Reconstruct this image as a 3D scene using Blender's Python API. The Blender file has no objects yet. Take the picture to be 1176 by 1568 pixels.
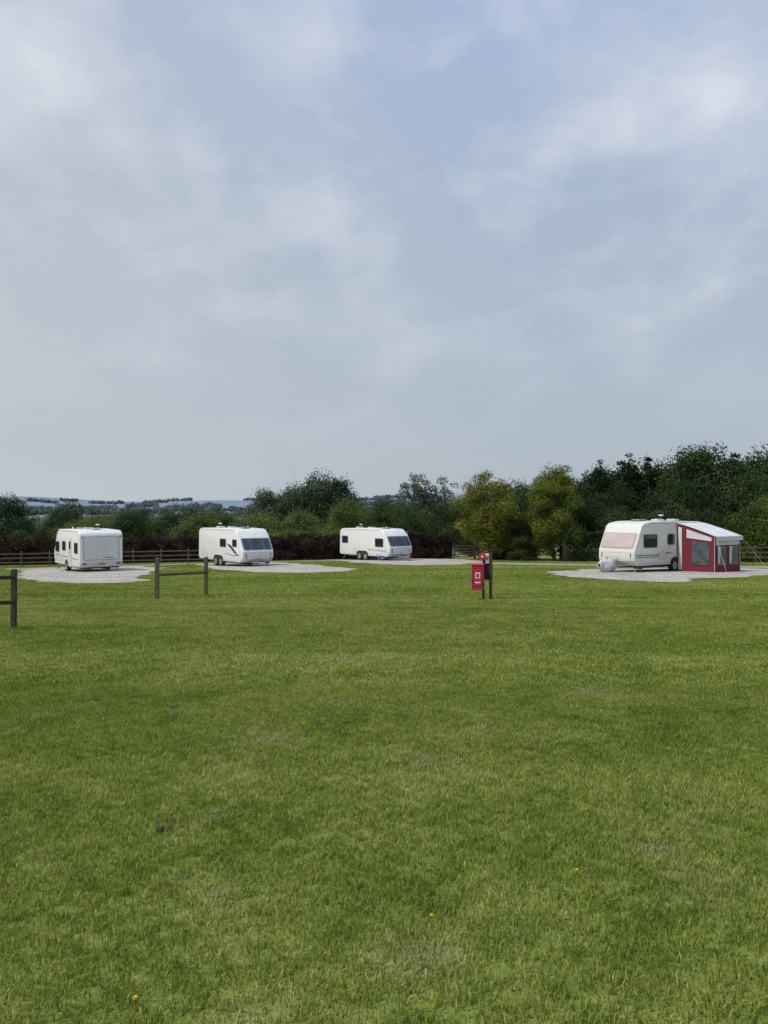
import bpy, bmesh, math, random
import numpy as np
from mathutils import Vector, Matrix, geometry, noise as mnoise

scene = bpy.context.scene
scene.view_settings.view_transform = 'Standard'
scene.view_settings.look = 'None'
scene.view_settings.exposure = 0
rng = np.random.default_rng(7)
random.seed(7)

# ------------------------------------------------------------------ helpers
def link(o, parent=None):
    scene.collection.objects.link(o)
    if parent is not None:
        o.parent = parent
    return o

def empty(name, loc=(0, 0, 0), rz=0.0):
    e = bpy.data.objects.new(name, None)
    e.empty_display_size = 0.3
    e.location = loc
    e.rotation_euler = (0, 0, rz)
    return link(e)

PY = [-200, 0, 72, 80, 110, 180, 350, 600, 1000, 1500, 3500, 6500]
PZ = [7.4, 0, -2.66, -3.0, -5.0, -8.0, -14.0, -7.6, 0.0, 7.0, 52.0, 30.0]
def G(x, y):
    x = np.asarray(x, float); y = np.asarray(y, float)
    z = np.interp(y, PY, PZ)
    t = np.clip((y - 20) / 25, 0, 1); t = t * t * (3 - 2 * t)
    z = z + 0.018 * np.clip(x, -45, 0) * t
    a = np.clip((y - 400) / 2800, 0, 1)
    z = z + a * (9 * np.sin(x / 310 + 1.0) + 6 * np.sin(x / 143 + y / 500) + 8 * np.sin(y / 370 + x / 900))
    return z

def g(x, y):
    return float(G(x, y))

# ------------------------------------------------------------------ materials
def new_mat(name):
    m = bpy.data.materials.new(name)
    m.use_nodes = True
    nt = m.node_tree
    b = nt.nodes.get('Principled BSDF')
    return m, nt, b

def N(nt, t, **kw):
    n = nt.nodes.new(t)
    for k, v in kw.items():
        setattr(n, k, v)
    return n

def ramp(nt, fac, stops):
    r = N(nt, 'ShaderNodeValToRGB')
    el = r.color_ramp.elements
    el[0].position = stops[0][0]; el[0].color = (*stops[0][1], 1)
    el[1].position = stops[-1][0]; el[1].color = (*stops[-1][1], 1)
    for p, c in stops[1:-1]:
        e = el.new(p); e.color = (*c, 1)
    nt.links.new(fac, r.inputs[0])
    return r.outputs[0]

def noise(nt, vec, scale, detail=3, rough=0.55, dist=0.0):
    n = N(nt, 'ShaderNodeTexNoise')
    n.inputs['Scale'].default_value = scale
    n.inputs['Detail'].default_value = detail
    n.inputs['Roughness'].default_value = rough
    n.inputs['Distortion'].default_value = dist
    if vec is not None:
        nt.links.new(vec, n.inputs['Vector'])
    return n.outputs['Fac']

def mathn(nt, op, a, b=None, c=None, clamp=False):
    n = N(nt, 'ShaderNodeMath', operation=op)
    n.use_clamp = clamp
    for i, v in enumerate((a, b, c)):
        if v is None: continue
        if isinstance(v, (int, float)): n.inputs[i].default_value = v
        else: nt.links.new(v, n.inputs[i])
    return n.outputs[0]

def mixc(nt, fac, a, b, mode='MIX'):
    n = N(nt, 'ShaderNodeMix', data_type='RGBA', blend_type=mode)
    for s, v in ((n.inputs[0], fac), (n.inputs[6], a), (n.inputs[7], b)):
        if isinstance(v, (int, float)): s.default_value = v
        elif isinstance(v, (tuple, list)): s.default_value = (*v, 1)
        else: nt.links.new(v, s)
    return n.outputs[2]

def bump(nt, b, h, strength=0.3, dist=0.02):
    n = N(nt, 'ShaderNodeBump')
    n.inputs['Strength'].default_value = strength
    n.inputs['Distance'].default_value = dist
    nt.links.new(h, n.inputs['Height'])
    nt.links.new(n.outputs[0], b.inputs['Normal'])

def leafy(nt, col, tf):
    """thin leaf: diffuse + translucent"""
    for n in [n for n in nt.nodes if n.type == 'BSDF_PRINCIPLED']: nt.nodes.remove(n)
    d = N(nt, 'ShaderNodeBsdfDiffuse'); t = N(nt, 'ShaderNodeBsdfTranslucent')
    nt.links.new(col, d.inputs['Color']); nt.links.new(col, t.inputs['Color'])
    mx = N(nt, 'ShaderNodeMixShader'); mx.inputs[0].default_value = tf
    nt.links.new(d.outputs[0], mx.inputs[1]); nt.links.new(t.outputs[0], mx.inputs[2])
    nt.links.new(mx.outputs[0], nt.nodes['Material Output'].inputs[0])

def simple(name, col, rough=0.5, metal=0.0, var=0.12, scale=3.0, coat=0.0, dirt=None):
    m, nt, b = new_mat(name)
    tc = N(nt, 'ShaderNodeTexCoord')
    f = noise(nt, tc.outputs['Object'], scale, 4, 0.6)
    lo = tuple(c * (1 - var) for c in col); hi = tuple(min(1, c * (1 + var * 0.6)) for c in col)
    c = ramp(nt, f, [(0.3, lo), (0.7, hi)])
    if dirt:
        sep = N(nt, 'ShaderNodeSeparateXYZ'); nt.links.new(tc.outputs['Object'], sep.inputs[0])
        mp = N(nt, 'ShaderNodeMapping'); mp.inputs['Scale'].default_value = (6, 0.6, 6)
        nt.links.new(tc.outputs['Object'], mp.inputs[0])
        st = noise(nt, mp.outputs[0], 1.5, 4, 0.6)
        st = mathn(nt, 'MULTIPLY', mathn(nt, 'SUBTRACT', st, 0.45, clamp=True), 2.5, clamp=True)
        low = mathn(nt, 'SUBTRACT', 1.0, mathn(nt, 'MULTIPLY', sep.outputs[1], 0.8), clamp=True)
        k = mathn(nt, 'ADD', mathn(nt, 'MULTIPLY', st, 0.35), mathn(nt, 'MULTIPLY', low, 0.35), clamp=True)
        c = mixc(nt, k, c, dirt)
    nt.links.new(c, b.inputs['Base Color'])
    r = mathn(nt, 'MULTIPLY_ADD', f, 0.2, rough - 0.1)
    nt.links.new(r, b.inputs['Roughness'])
    b.inputs['Metallic'].default_value = metal
    b.inputs['Coat Weight'].default_value = coat
    return m

LAWN = [(0.37, (0.092, 0.150, 0.024)), (0.46, (0.182, 0.245, 0.041)), (0.54, (0.268, 0.318, 0.066)), (0.64, (0.385, 0.395, 0.140))]
def lawn_colour(nt):
    """world-position driven lawn albedo, shared by the soil sheet and the blades"""
    geo = N(nt, 'ShaderNodeNewGeometry')
    P = geo.outputs['Position']
    n1 = noise(nt, P, 0.22, 3, 0.6, 0.6)
    n2 = noise(nt, P, 1.6, 4, 0.7, 0.5)
    mp = N(nt, 'ShaderNodeMapping'); mp.inputs['Scale'].default_value = (0.06, 1.0, 1)
    mp.inputs['Rotation'].default_value = (0, 0, math.radians(-8))
    nt.links.new(P, mp.inputs[0])
    n3 = noise(nt, mp.outputs[0], 0.55, 2, 0.5, 0.5)
    n4 = noise(nt, P, 7.0, 3, 0.7)
    s = mathn(nt, 'MULTIPLY', n1, 0.20)
    s = mathn(nt, 'MULTIPLY_ADD', n2, 0.32, s)
    s = mathn(nt, 'MULTIPLY_ADD', n3, 0.26, s)
    s = mathn(nt, 'MULTIPLY_ADD', n4, 0.24, s)
    c = ramp(nt, s, LAWN)
    dn = noise(nt, P, 0.9, 4, 0.75, 0.8)
    d = mathn(nt, 'MULTIPLY', mathn(nt, 'SUBTRACT', dn, 0.55, clamp=True), 4.0, clamp=True)
    for (x, y, r) in ((1.4, 4.0, 0.22), (0.13, 2.95, 0.25), (-0.9, 6.2, 0.35), (0.3, 5.6, 0.35), (2.2, 8.0, 0.5)):
        v = N(nt, 'ShaderNodeVectorMath', operation='DISTANCE')
        sp = N(nt, 'ShaderNodeVectorMath', operation='MULTIPLY')
        sp.inputs[1].default_value = (1, 1, 0)
        nt.links.new(P, sp.inputs[0]); nt.links.new(sp.outputs[0], v.inputs[0])
        v.inputs[1].default_value = (x, y, 0)
        k = mathn(nt, 'SUBTRACT', 1.0, mathn(nt, 'DIVIDE', v.outputs['Value'], r), clamp=True)
        k = mathn(nt, 'MULTIPLY', k, n4)
        d = mathn(nt, 'ADD', d, mathn(nt, 'MULTIPLY', k, 1.5), clamp=True)
    d = mathn(nt, 'MULTIPLY', d, 0.65)
    c = mixc(nt, d, c, (0.36, 0.34, 0.17))
    return c, P, n2, n4

def mat_grass():
    m, nt, b = new_mat('grass_blades')
    c, P, n2, n4 = lawn_colour(nt)
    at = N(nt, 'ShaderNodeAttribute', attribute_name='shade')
    tint = ramp(nt, at.outputs['Fac'], [(0.0, (0.50, 0.56, 0.50)), (0.45, (1.0, 1.0, 1.0)), (0.8, (1.35, 1.25, 1.25)), (0.88, (1.8, 1.5, 2.6)), (1.0, (2.2, 1.75, 3.6))])  # palest stops: straw blades, also grass sheen painted as colour
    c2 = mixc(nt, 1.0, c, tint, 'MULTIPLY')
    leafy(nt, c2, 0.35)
    return m

def mat_ground():
    m, nt, b = new_mat('ground')
    c, P, n2, n4 = lawn_colour(nt)
    fine = noise(nt, P, 38, 4, 0.7)
    vfine = noise(nt, P, 130, 2, 0.6)
    v = mathn(nt, 'ADD', mathn(nt, 'MULTIPLY', fine, 0.9), mathn(nt, 'MULTIPLY', n4, 0.5))
    v = mathn(nt, 'ADD', v, mathn(nt, 'MULTIPLY', vfine, 0.4))
    tint = ramp(nt, v, [(0.6, (0.36, 0.40, 0.36)), (1.15, (0.80, 0.82, 0.85))])
    c = mixc(nt, 1.0, c, tint, 'MULTIPLY')
    mp = N(nt, 'ShaderNodeMapping'); mp.inputs['Scale'].default_value = (0.006, 0.0035, 0)
    nt.links.new(P, mp.inputs[0])
    vo = N(nt, 'ShaderNodeTexVoronoi'); vo.inputs['Scale'].default_value = 1.0
    nt.links.new(mp.outputs[0], vo.inputs['Vector'])
    sepc = N(nt, 'ShaderNodeSeparateColor'); nt.links.new(vo.outputs['Color'], sepc.inputs[0])
    fc = ramp(nt, sepc.outputs[0], [(0.0, (0.12, 0.19, 0.09)), (0.35, (0.17, 0.24, 0.11)), (0.7, (0.24, 0.29, 0.15)), (1.0, (0.30, 0.31, 0.20))])
    fn = noise(nt, P, 0.05, 3)
    fc = mixc(nt, 0.3, fc, ramp(nt, fn, [(0.3, (0.08, 0.13, 0.06)), (0.7, (0.20, 0.25, 0.13))]))
    sep = N(nt, 'ShaderNodeSeparateXYZ'); nt.links.new(P, sep.inputs[0])
    far_haze = mathn(nt, 'DIVIDE', mathn(nt, 'SUBTRACT', sep.outputs[1], 400), 2000, clamp=True)
    fc = mixc(nt, mathn(nt, 'POWER', far_haze, 0.42), fc, (0.175, 0.235, 0.285))  # aerial haze painted into the ground colour, growing with distance
    k = mathn(nt, 'DIVIDE', mathn(nt, 'SUBTRACT', sep.outputs[1], 74), 10, clamp=True)
    c = mixc(nt, k, c, fc)
    nt.links.new(c, b.inputs['Base Color'])
    b.inputs['Roughness'].default_value = 0.9
    b.inputs['Specular IOR Level'].default_value = 0.1
    bump(nt, b, v, 0.6, 0.03)
    return m

def mat_gravel(name, lo, hi, weeds=0.5):
    m, nt, b = new_mat(name)
    geo = N(nt, 'ShaderNodeNewGeometry'); P = geo.outputs['Position']
    vo = N(nt, 'ShaderNodeTexVoronoi'); vo.inputs['Scale'].default_value = 14
    nt.links.new(P, vo.inputs['Vector'])
    sc = N(nt, 'ShaderNodeSeparateColor'); nt.links.new(vo.outputs['Color'], sc.inputs[0])
    big = noise(nt, P, 0.45, 5, 0.65, 0.5)
    midn = noise(nt, P, 2.6, 5, 0.85)
    f = mathn(nt, 'MULTIPLY', sc.outputs[0], 0.35)
    f = mathn(nt, 'MULTIPLY_ADD', big, 0.40, f)
    f = mathn(nt, 'MULTIPLY_ADD', midn, 0.45, f)
    md = tuple(a * .4 + c * .6 for a, c in zip(lo, hi))
    c = ramp(nt, f, [(0.42, lo), (0.58, md), (0.74, hi)])
    wd = noise(nt, P, 1.1, 5, 0.75, 0.6)
    wd = mathn(nt, 'MULTIPLY', mathn(nt, 'SUBTRACT', wd, 0.58, clamp=True), 7.0, clamp=True)
    c = mixc(nt, mathn(nt, 'MULTIPLY', wd, weeds), c, (0.13, 0.16, 0.05))
    nt.links.new(c, b.inputs['Base Color'])
    b.inputs['Roughness'].default_value = 0.9
    bump(nt, b, mathn(nt, 'ADD', vo.outputs['Distance'], midn), 1.0, 0.06)
    return m

def mat_foliage():
    m, nt, b = new_mat('foliage')
    oi = N(nt, 'ShaderNodeObjectInfo')
    at = N(nt, 'ShaderNodeAttribute', attribute_name='shade')
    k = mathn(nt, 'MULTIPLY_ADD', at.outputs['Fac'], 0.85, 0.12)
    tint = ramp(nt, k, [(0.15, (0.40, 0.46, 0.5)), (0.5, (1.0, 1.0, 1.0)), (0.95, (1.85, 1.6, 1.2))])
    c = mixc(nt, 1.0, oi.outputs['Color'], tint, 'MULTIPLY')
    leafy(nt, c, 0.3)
    return m

def mat_wood(name, lo, hi):
    m, nt, b = new_mat(name)
    tc = N(nt, 'ShaderNodeTexCoord')
    mp = N(nt, 'ShaderNodeMapping'); mp.inputs['Scale'].default_value = (14, 14, 1.2)
    nt.links.new(tc.outputs['Object'], mp.inputs[0])
    f = noise(nt, mp.outputs[0], 2.0, 5, 0.65, 0.4)
    c = ramp(nt, f, [(0.3, lo), (0.7, hi)])
    nt.links.new(c, b.inputs['Base Color'])
    b.inputs['Roughness'].default_value = 0.8
    bump(nt, b, f, 0.4, 0.01)
    return m

M_GRASS = mat_grass(); M_GROUND = mat_ground(); M_FOL = mat_foliage()
M_BARK = mat_wood('bark', (0.05, 0.043, 0.032), (0.14, 0.12, 0.09))
M_GRAVEL = mat_gravel('gravel', (0.20, 0.182, 0.158), (0.60, 0.56, 0.50))
M_ROAD = mat_gravel('compacted_stone', (0.17, 0.155, 0.14), (0.42, 0.40, 0.36), 0.3)
M_WHITE = simple('white_gelcoat', (0.76, 0.765, 0.765), 0.35, var=0.05, coat=0.3, dirt=(0.46, 0.455, 0.42))
M_CREAM = simple('cream_gelcoat', (0.71, 0.70, 0.63), 0.35, var=0.05, coat=0.3, dirt=(0.44, 0.43, 0.36))
M_GREYP = simple('grey_plastic', (0.20, 0.21, 0.22), 0.5)
M_LGREY = simple('light_grey_panel', (0.50, 0.51, 0.52), 0.45)
M_BLACK = simple('black_plastic', (0.02, 0.02, 0.022), 0.5)
M_RUBBER = simple('tyre_rubber', (0.025, 0.025, 0.025), 0.85)
M_RIM = simple('wheel_rim', (0.45, 0.46, 0.47), 0.35, metal=0.7)
M_GLASS = simple('tinted_acrylic', (0.025, 0.028, 0.035), 0.12, var=0.3, scale=1.0, coat=0.3)
M_GLASSB = simple('blue_tinted_acrylic', (0.040, 0.052, 0.078), 0.12, var=0.4, scale=1.2, coat=0.3)
M_BLIND = simple('window_with_pink_blind', (0.52, 0.41, 0.42), 0.2, var=0.12, scale=1.2, coat=0.4)
M_RED = simple('red_lens', (0.45, 0.02, 0.02), 0.25, coat=0.5)
M_BLUE = simple('blue_decal', (0.025, 0.06, 0.13), 0.4)
M_TEAL = simple('grey_blue_decal', (0.18, 0.26, 0.33), 0.4)
M_YEL = simple('yellow_number_plate', (0.75, 0.55, 0.05), 0.4)
M_STEEL = simple('galvanised_steel', (0.35, 0.36, 0.37), 0.45, metal=0.6)
M_CANV = simple('grey_awning_canvas', (0.60, 0.615, 0.63), 0.85, var=0.15)
M_CANR = simple('burgundy_canvas', (0.17, 0.016, 0.030), 0.85, var=0.2)
M_PVC = simple('clear_pvc_window', (0.09, 0.105, 0.11), 0.15, var=0.6, scale=2.5, coat=0.3)
M_FIRE = simple('fire_point_red', (0.48, 0.022, 0.06), 0.5, var=0.2)
M_SIGNW = simple('sign_white', (0.70, 0.69, 0.67), 0.5)
M_WOOD = mat_wood('weathered_timber', (0.05, 0.038, 0.025), (0.15, 0.115, 0.075))
M_WOODD = mat_wood('dark_timber', (0.02, 0.015, 0.012), (0.07, 0.055, 0.04))
M_HCORE = simple('hedge_twigs', (0.018, 0.014, 0.012), 0.9, var=0.4, scale=6)
M_BARREL = simple('blue_plastic', (0.02, 0.08, 0.28), 0.4)
M_PETAL = simple('petal_yellow', (0.75, 0.50, 0.01), 0.6)
M_SOIL = simple('soil', (0.05, 0.035, 0.022), 0.95, var=0.5, scale=40)

# ------------------------------------------------------------------ mesh helpers
def mesh_np(name, verts, quads, mats, midx=None, shade=None):
    me = bpy.data.meshes.new(name)
    nv, nq = len(verts), len(quads)
    me.vertices.add(nv); me.vertices.foreach_set('co', np.asarray(verts, np.float32).ravel())
    me.loops.add(nq * 4); me.loops.foreach_set('vertex_index', np.asarray(quads, np.int32).ravel())
    me.polygons.add(nq)
    me.polygons.foreach_set('loop_start', np.arange(nq, dtype=np.int32) * 4)
    me.polygons.foreach_set('loop_total', np.full(nq, 4, np.int32))
    for m in mats: me.materials.append(m)
    if midx is not None: me.polygons.foreach_set('material_index', np.asarray(midx, np.int32))
    me.update(calc_edges=True)
    if shade is not None:
        a = me.attributes.new('shade', 'FLOAT', 'POINT')
        a.data.foreach_set('value', np.asarray(shade, np.float32))
    return me

def unit(v):
    return v / (np.linalg.norm(v, axis=1, keepdims=True) + 1e-9)

def leaf_quads(C, Nrm, size, r):
    n = len(C)
    a = unit(np.cross(Nrm, r.normal(size=(n, 3))))
    b = unit(np.cross(Nrm, a))
    s = (size * r.uniform(0.6, 1.3, n))[:, None]
    w = s * r.uniform(0.45, 0.8, n)[:, None]
    v = np.stack([C - a * s * 0.6, C + b * w * 0.5 + Nrm * s * 0.08, C + a * s * 0.6, C - b * w * 0.5 + Nrm * s * 0.08], 1).reshape(-1, 3)
    q = np.arange(n * 4).reshape(-1, 4)
    return v, q

def tube(p0, p1, r0, r1, sides=6):
    p0 = np.array(p0, float); p1 = np.array(p1, float)
    d = p1 - p0; d /= np.linalg.norm(d) + 1e-9
    u = np.cross(d, [0.3, 0.9, 0.2]); u /= np.linalg.norm(u); w = np.cross(d, u)
    a = np.linspace(0, 2 * math.pi, sides, endpoint=False)
    ring = np.cos(a)[:, None] * u + np.sin(a)[:, None] * w
    v = np.concatenate([p0 + ring * r0, p1 + ring * r1])
    q = np.array([[i, (i + 1) % sides, sides + (i + 1) % sides, sides + i] for i in range(sides)])
    return v, q

def tree_mesh(name, seed, H=10, W=8, trunk=0.25, clumps=45, leaves=9000, leaf=0.28, shape='round', rc=(0.10, 0.18), trunk_r=None):
    r = np.random.default_rng(seed)
    V, Q, MI, S = [], [], [], []
    off = 0
    def add(v, q, mi, sh):
        nonlocal off
        V.append(v); Q.append(q + off); MI.append(np.full(len(q), mi)); S.append(np.full(len(v), sh) if np.isscalar(sh) else sh)
        off += len(v)
    zc0 = trunk * H
    cen = []
    while len(cen) < clumps:
        p = r.uniform(-1, 1, 3)
        if shape == 'conifer':
            t = r.uniform(0, 1) ** 1.3
            rad = (1 - t) ** 0.85 * 0.92 + 0.04
            a = r.uniform(0, 2 * math.pi); q = rad * r.uniform(0.45, 1.0)
            c = np.array([math.cos(a) * q * W / 2, math.sin(a) * q * W / 2, zc0 + t * (H - zc0) * 0.97])
            cen.append((c, W * r.uniform(*rc) * (0.35 + rad * 0.8))); continue
        d = np.linalg.norm(p)
        if d > 1 or d < 0.35: continue
        zz = p[2]
        if shape == 'round': wz = 1.0 if zz < 0 else math.sqrt(max(0, 1 - 0.35 * zz * zz))
        else: wz = 1.0
        rr = W * r.uniform(*rc)
        c = np.array([p[0] * (W / 2 - rr * 0.6) * wz, p[1] * (W / 2 - rr * 0.6) * wz,
                      zc0 + (zz * 0.5 + 0.5) * (H - zc0 - rr * 0.6)])
        if shape == 'dome':
            c[2] = zc0 + abs(zz) * (H - zc0 - rr * 0.8)
        cen.append((c, rr))
    ph = r.uniform(0, 6, 6)
    out = []
    for c, rr in cen:
        a = math.atan2(c[1], c[0])
        k = 1 + 0.12 * math.sin(2 * a + ph[0]) + 0.08 * math.sin(3 * a + ph[1] + c[2])
        out.append((np.array([c[0] * k, c[1] * k, c[2] * (1 + 0.04 * math.sin(a + ph[2]))]), rr))
    cen = out
    wts = np.array([rr ** 2 for _, rr in cen]); wts /= wts.sum()
    for (c, rr), wt in zip(cen, wts):
        n = max(8, int(leaves * wt))
        d = unit(r.normal(size=(n, 3)))
        rad = rr * (r.uniform(0.3, 1.0, n) ** 0.5) * r.uniform(0.85, 1.25, n)
        lob = 1 + 0.25 * np.sin(d[:, 0] * 5 + ph[3] * c[0]) * np.sin(d[:, 1] * 5 + ph[4]) * np.sin(d[:, 2] * 4 + ph[5])
        P = c + d * (rad * lob)[:, None] * np.array([1.1, 1.1, 0.8])
        nr = unit(d * 0.7 + r.normal(size=(n, 3)) * 0.55 + np.array([0, 0, 0.25]))
        v, q = leaf_quads(P, nr, leaf, r)
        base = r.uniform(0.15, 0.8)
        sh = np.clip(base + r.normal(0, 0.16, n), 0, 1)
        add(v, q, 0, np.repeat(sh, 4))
    n = int(leaves * 0.06)
    ii = r.integers(0, len(cen), n)
    cc = np.array([cen[i][0] for i in ii]); rrs = np.array([cen[i][1] for i in ii])
    d = unit(r.normal(size=(n, 3)) + np.array([0, 0, 0.4]))
    P = cc + d * (rrs * r.uniform(1.1, 1.4, n))[:, None]
    v, q = leaf_quads(P, unit(r.normal(size=(n, 3))), leaf * 0.75, r)
    add(v, q, 0, np.repeat(r.uniform(0.3, 0.9, n), 4))
    tr = trunk_r or H * 0.022
    pts = [np.array([0, 0, -0.4])]
    k = 5
    for i in range(1, k + 1):
        t = i / k
        pts.append(np.array([r.normal(0, 0.02) * H * t, r.normal(0, 0.02) * H * t, t * H * 0.8]))
    for i in range(k):
        r0 = tr * (1 - i / k * 0.8) * (1.35 if i == 0 else 1); r1 = tr * (1 - (i + 1) / k * 0.8)
        v, q = tube(pts[i], pts[i + 1], r0, r1, 8); add(v, q, 1, 0.5)
    sel = r.permutation(len(cen))[:min(26, len(cen))]
    for i in sel:
        c, rr = cen[i]
        zt = max(zc0 * 0.8, min(c[2] - 0.15 * H, H * 0.6))
        t = np.clip(zt / (H * 0.8), 0, 0.999) * k; j = int(t); f = t - j
        s = pts[j] * (1 - f) + pts[j + 1] * f
        mid = (s + c) / 2 + np.array([0, 0, -0.02 * H])
        v, q = tube(s, mid, tr * 0.35, tr * 0.2, 5); add(v, q, 1, 0.5)
        v, q = tube(mid, c, tr * 0.2, tr * 0.07, 5); add(v, q, 1, 0.5)
    return mesh_np(name, np.concatenate(V), np.concatenate(Q), [M_FOL, M_BARK], np.concatenate(MI), np.concatenate(S))

def obj_from_bm(name, bm, mats, parent=None, M=None, smooth=False, split=35):
    me = bpy.data.meshes.new(name)
    bm.normal_update(); bm.to_mesh(me); bm.free()
    if not isinstance(mats, (list, tuple)): mats = [mats]
    for m in mats: me.materials.append(m)
    o = bpy.data.objects.new(name, me)
    link(o, parent)
    if M is not None: o.matrix_local = M
    if smooth:
        for p in me.polygons: p.use_smooth = True
        md = o.modifiers.new('split', 'EDGE_SPLIT'); md.split_angle = math.radians(split)
    return o

def prism(name, pts, depth, mat, parent=None, M=None, bev=0.0, seg=2, smooth=True):
    bm = bmesh.new()
    vs = [bm.verts.new((p[0], p[1], 0)) for p in pts]
    f = bm.faces.new(vs)
    r = bmesh.ops.extrude_face_region(bm, geom=[f])
    top = [e for e in r['geom'] if isinstance(e, bmesh.types.BMVert)]
    bmesh.ops.translate(bm, verts=top, vec=(0, 0, depth))
    bmesh.ops.recalc_face_normals(bm, faces=bm.faces)
    if bev > 0:
        es = [e for e in bm.edges if abs(e.verts[0].co.z - e.verts[1].co.z) < 1e-6]
        bmesh.ops.bevel(bm, geom=es, offset=bev, segments=seg, profile=0.5, affect='EDGES', clamp_overlap=True)
    return obj_from_bm(name, bm, mat, parent, M, smooth)

def rrect(w, h, r=0.05, n=4):
    pts = []
    for cx, cy, a0 in ((w/2-r, h/2-r, 0), (-w/2+r, h/2-r, 90), (-w/2+r, -h/2+r, 180), (w/2-r, -h/2+r, 270)):
        for i in range(n + 1):
            a = math.radians(a0 + 90 * i / n)
            pts.append((cx + r * math.cos(a), cy + r * math.sin(a)))
    return pts

def frame(o, X, Y):
    X = Vector(X).normalized(); Y = Vector(Y); Z = X.cross(Y).normalized(); Y = Z.cross(X)
    M = Matrix.Identity(4)
    for i in range(3):
        M[i][0] = X[i]; M[i][1] = Y[i]; M[i][2] = Z[i]; M[i][3] = o[i]
    return M

def box(name, c, s, mat, parent=None, bev=0.01, rot=None):
    M = Matrix.Translation(Vector(c))
    if rot is not None: M = M @ rot
    M = M @ Matrix.Translation((0, 0, -s[2] / 2))
    return prism(name, [(-s[0]/2, -s[1]/2), (s[0]/2, -s[1]/2), (s[0]/2, s[1]/2), (-s[0]/2, s[1]/2)], s[2], mat, parent, M, bev, 1)

def rod(name, p0, p1, r, mat, parent=None, sides=12, r1=None):
    p0 = Vector(p0); p1 = Vector(p1)
    bm = bmesh.new()
    L = (p1 - p0).length
    bmesh.ops.create_cone(bm, cap_ends=True, segments=sides, radius1=r, radius2=r if r1 is None else r1, depth=L)
    q = (p1 - p0).to_track_quat('Z', 'Y').to_matrix().to_4x4()
    M = Matrix.Translation((p0 + p1) / 2) @ q
    return obj_from_bm(name, bm, mat, parent, M, True)

def beam(name, p0, p1, w, h, mat, parent=None):
    p0 = Vector(p0); p1 = Vector(p1); d = p1 - p0
    up = Vector((0, 0, 1)) if abs(d.normalized().z) < 0.95 else Vector((0, 1, 0))
    M = Matrix.Identity(4)
    Z = d.normalized(); X = up.cross(Z).normalized(); Y = Z.cross(X)
    for i in range(3):
        M[i][0] = X[i]; M[i][1] = Y[i]; M[i][2] = Z[i]; M[i][3] = p0[i]
    return prism(name, [(-w/2, -h/2), (w/2, -h/2), (w/2, h/2), (-w/2, h/2)], d.length, mat, parent, M, min(w, h) * 0.12, 1)

def round_poly(pts, n=4):
    out = []
    m = len(pts)
    for i, (x, z, r) in enumerate(pts):
        px, pz, _ = pts[i - 1]; nx, nz, _ = pts[(i + 1) % m]
        if r <= 0: out.append((x, z)); continue
        a = Vector((px - x, pz - z)); b = Vector((nx - x, nz - z))
        ra = min(r, a.length * 0.48); rb = min(r, b.length * 0.48)
        A = Vector((x, z)) + a.normalized() * ra; B = Vector((x, z)) + b.normalized() * rb; C = Vector((x, z))
        for k in range(n + 1):
            t = k / n
            p = A * (1 - t) ** 2 + C * 2 * t * (1 - t) + B * t * t
            out.append((p.x, p.y))
    return out

# ------------------------------------------------------------------ ground
xs = 4500 * np.sinh(7.5 * np.linspace(-1, 1, 241)) / math.sinh(7.5)
ys = np.concatenate([np.linspace(-60, -20, 9)[:-1], np.linspace(-20, 84, 105), 84 * np.power(6400 / 84, np.linspace(0, 1, 110))[1:]])
X, Y = np.meshgrid(xs, ys)
Z = G(X, Y)
nx, ny = len(xs), len(ys)
idx = np.arange(nx * ny).reshape(ny, nx)
quads = np.stack([idx[:-1, :-1], idx[:-1, 1:], idx[1:, 1:], idx[1:, :-1]], -1).reshape(-1, 4)
me = mesh_np('ground', np.stack([X, Y, Z], -1).reshape(-1, 3), quads, [M_GROUND])
for p in me.polygons: p.use_smooth = True
link(bpy.data.objects.new('ground', me))

OUTLINES = []
def in_poly(px, py, poly):
    inside = np.zeros(len(px), bool); j = len(poly) - 1
    for i in range(len(poly)):
        xi, yi = poly[i]; xj, yj = poly[j]
        if yi != yj:
            c = ((yi > py) != (yj > py)) & (px < (xj - xi) * (py - yi) / (yj - yi) + xi)
            inside ^= c
        j = i
    return inside

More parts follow.
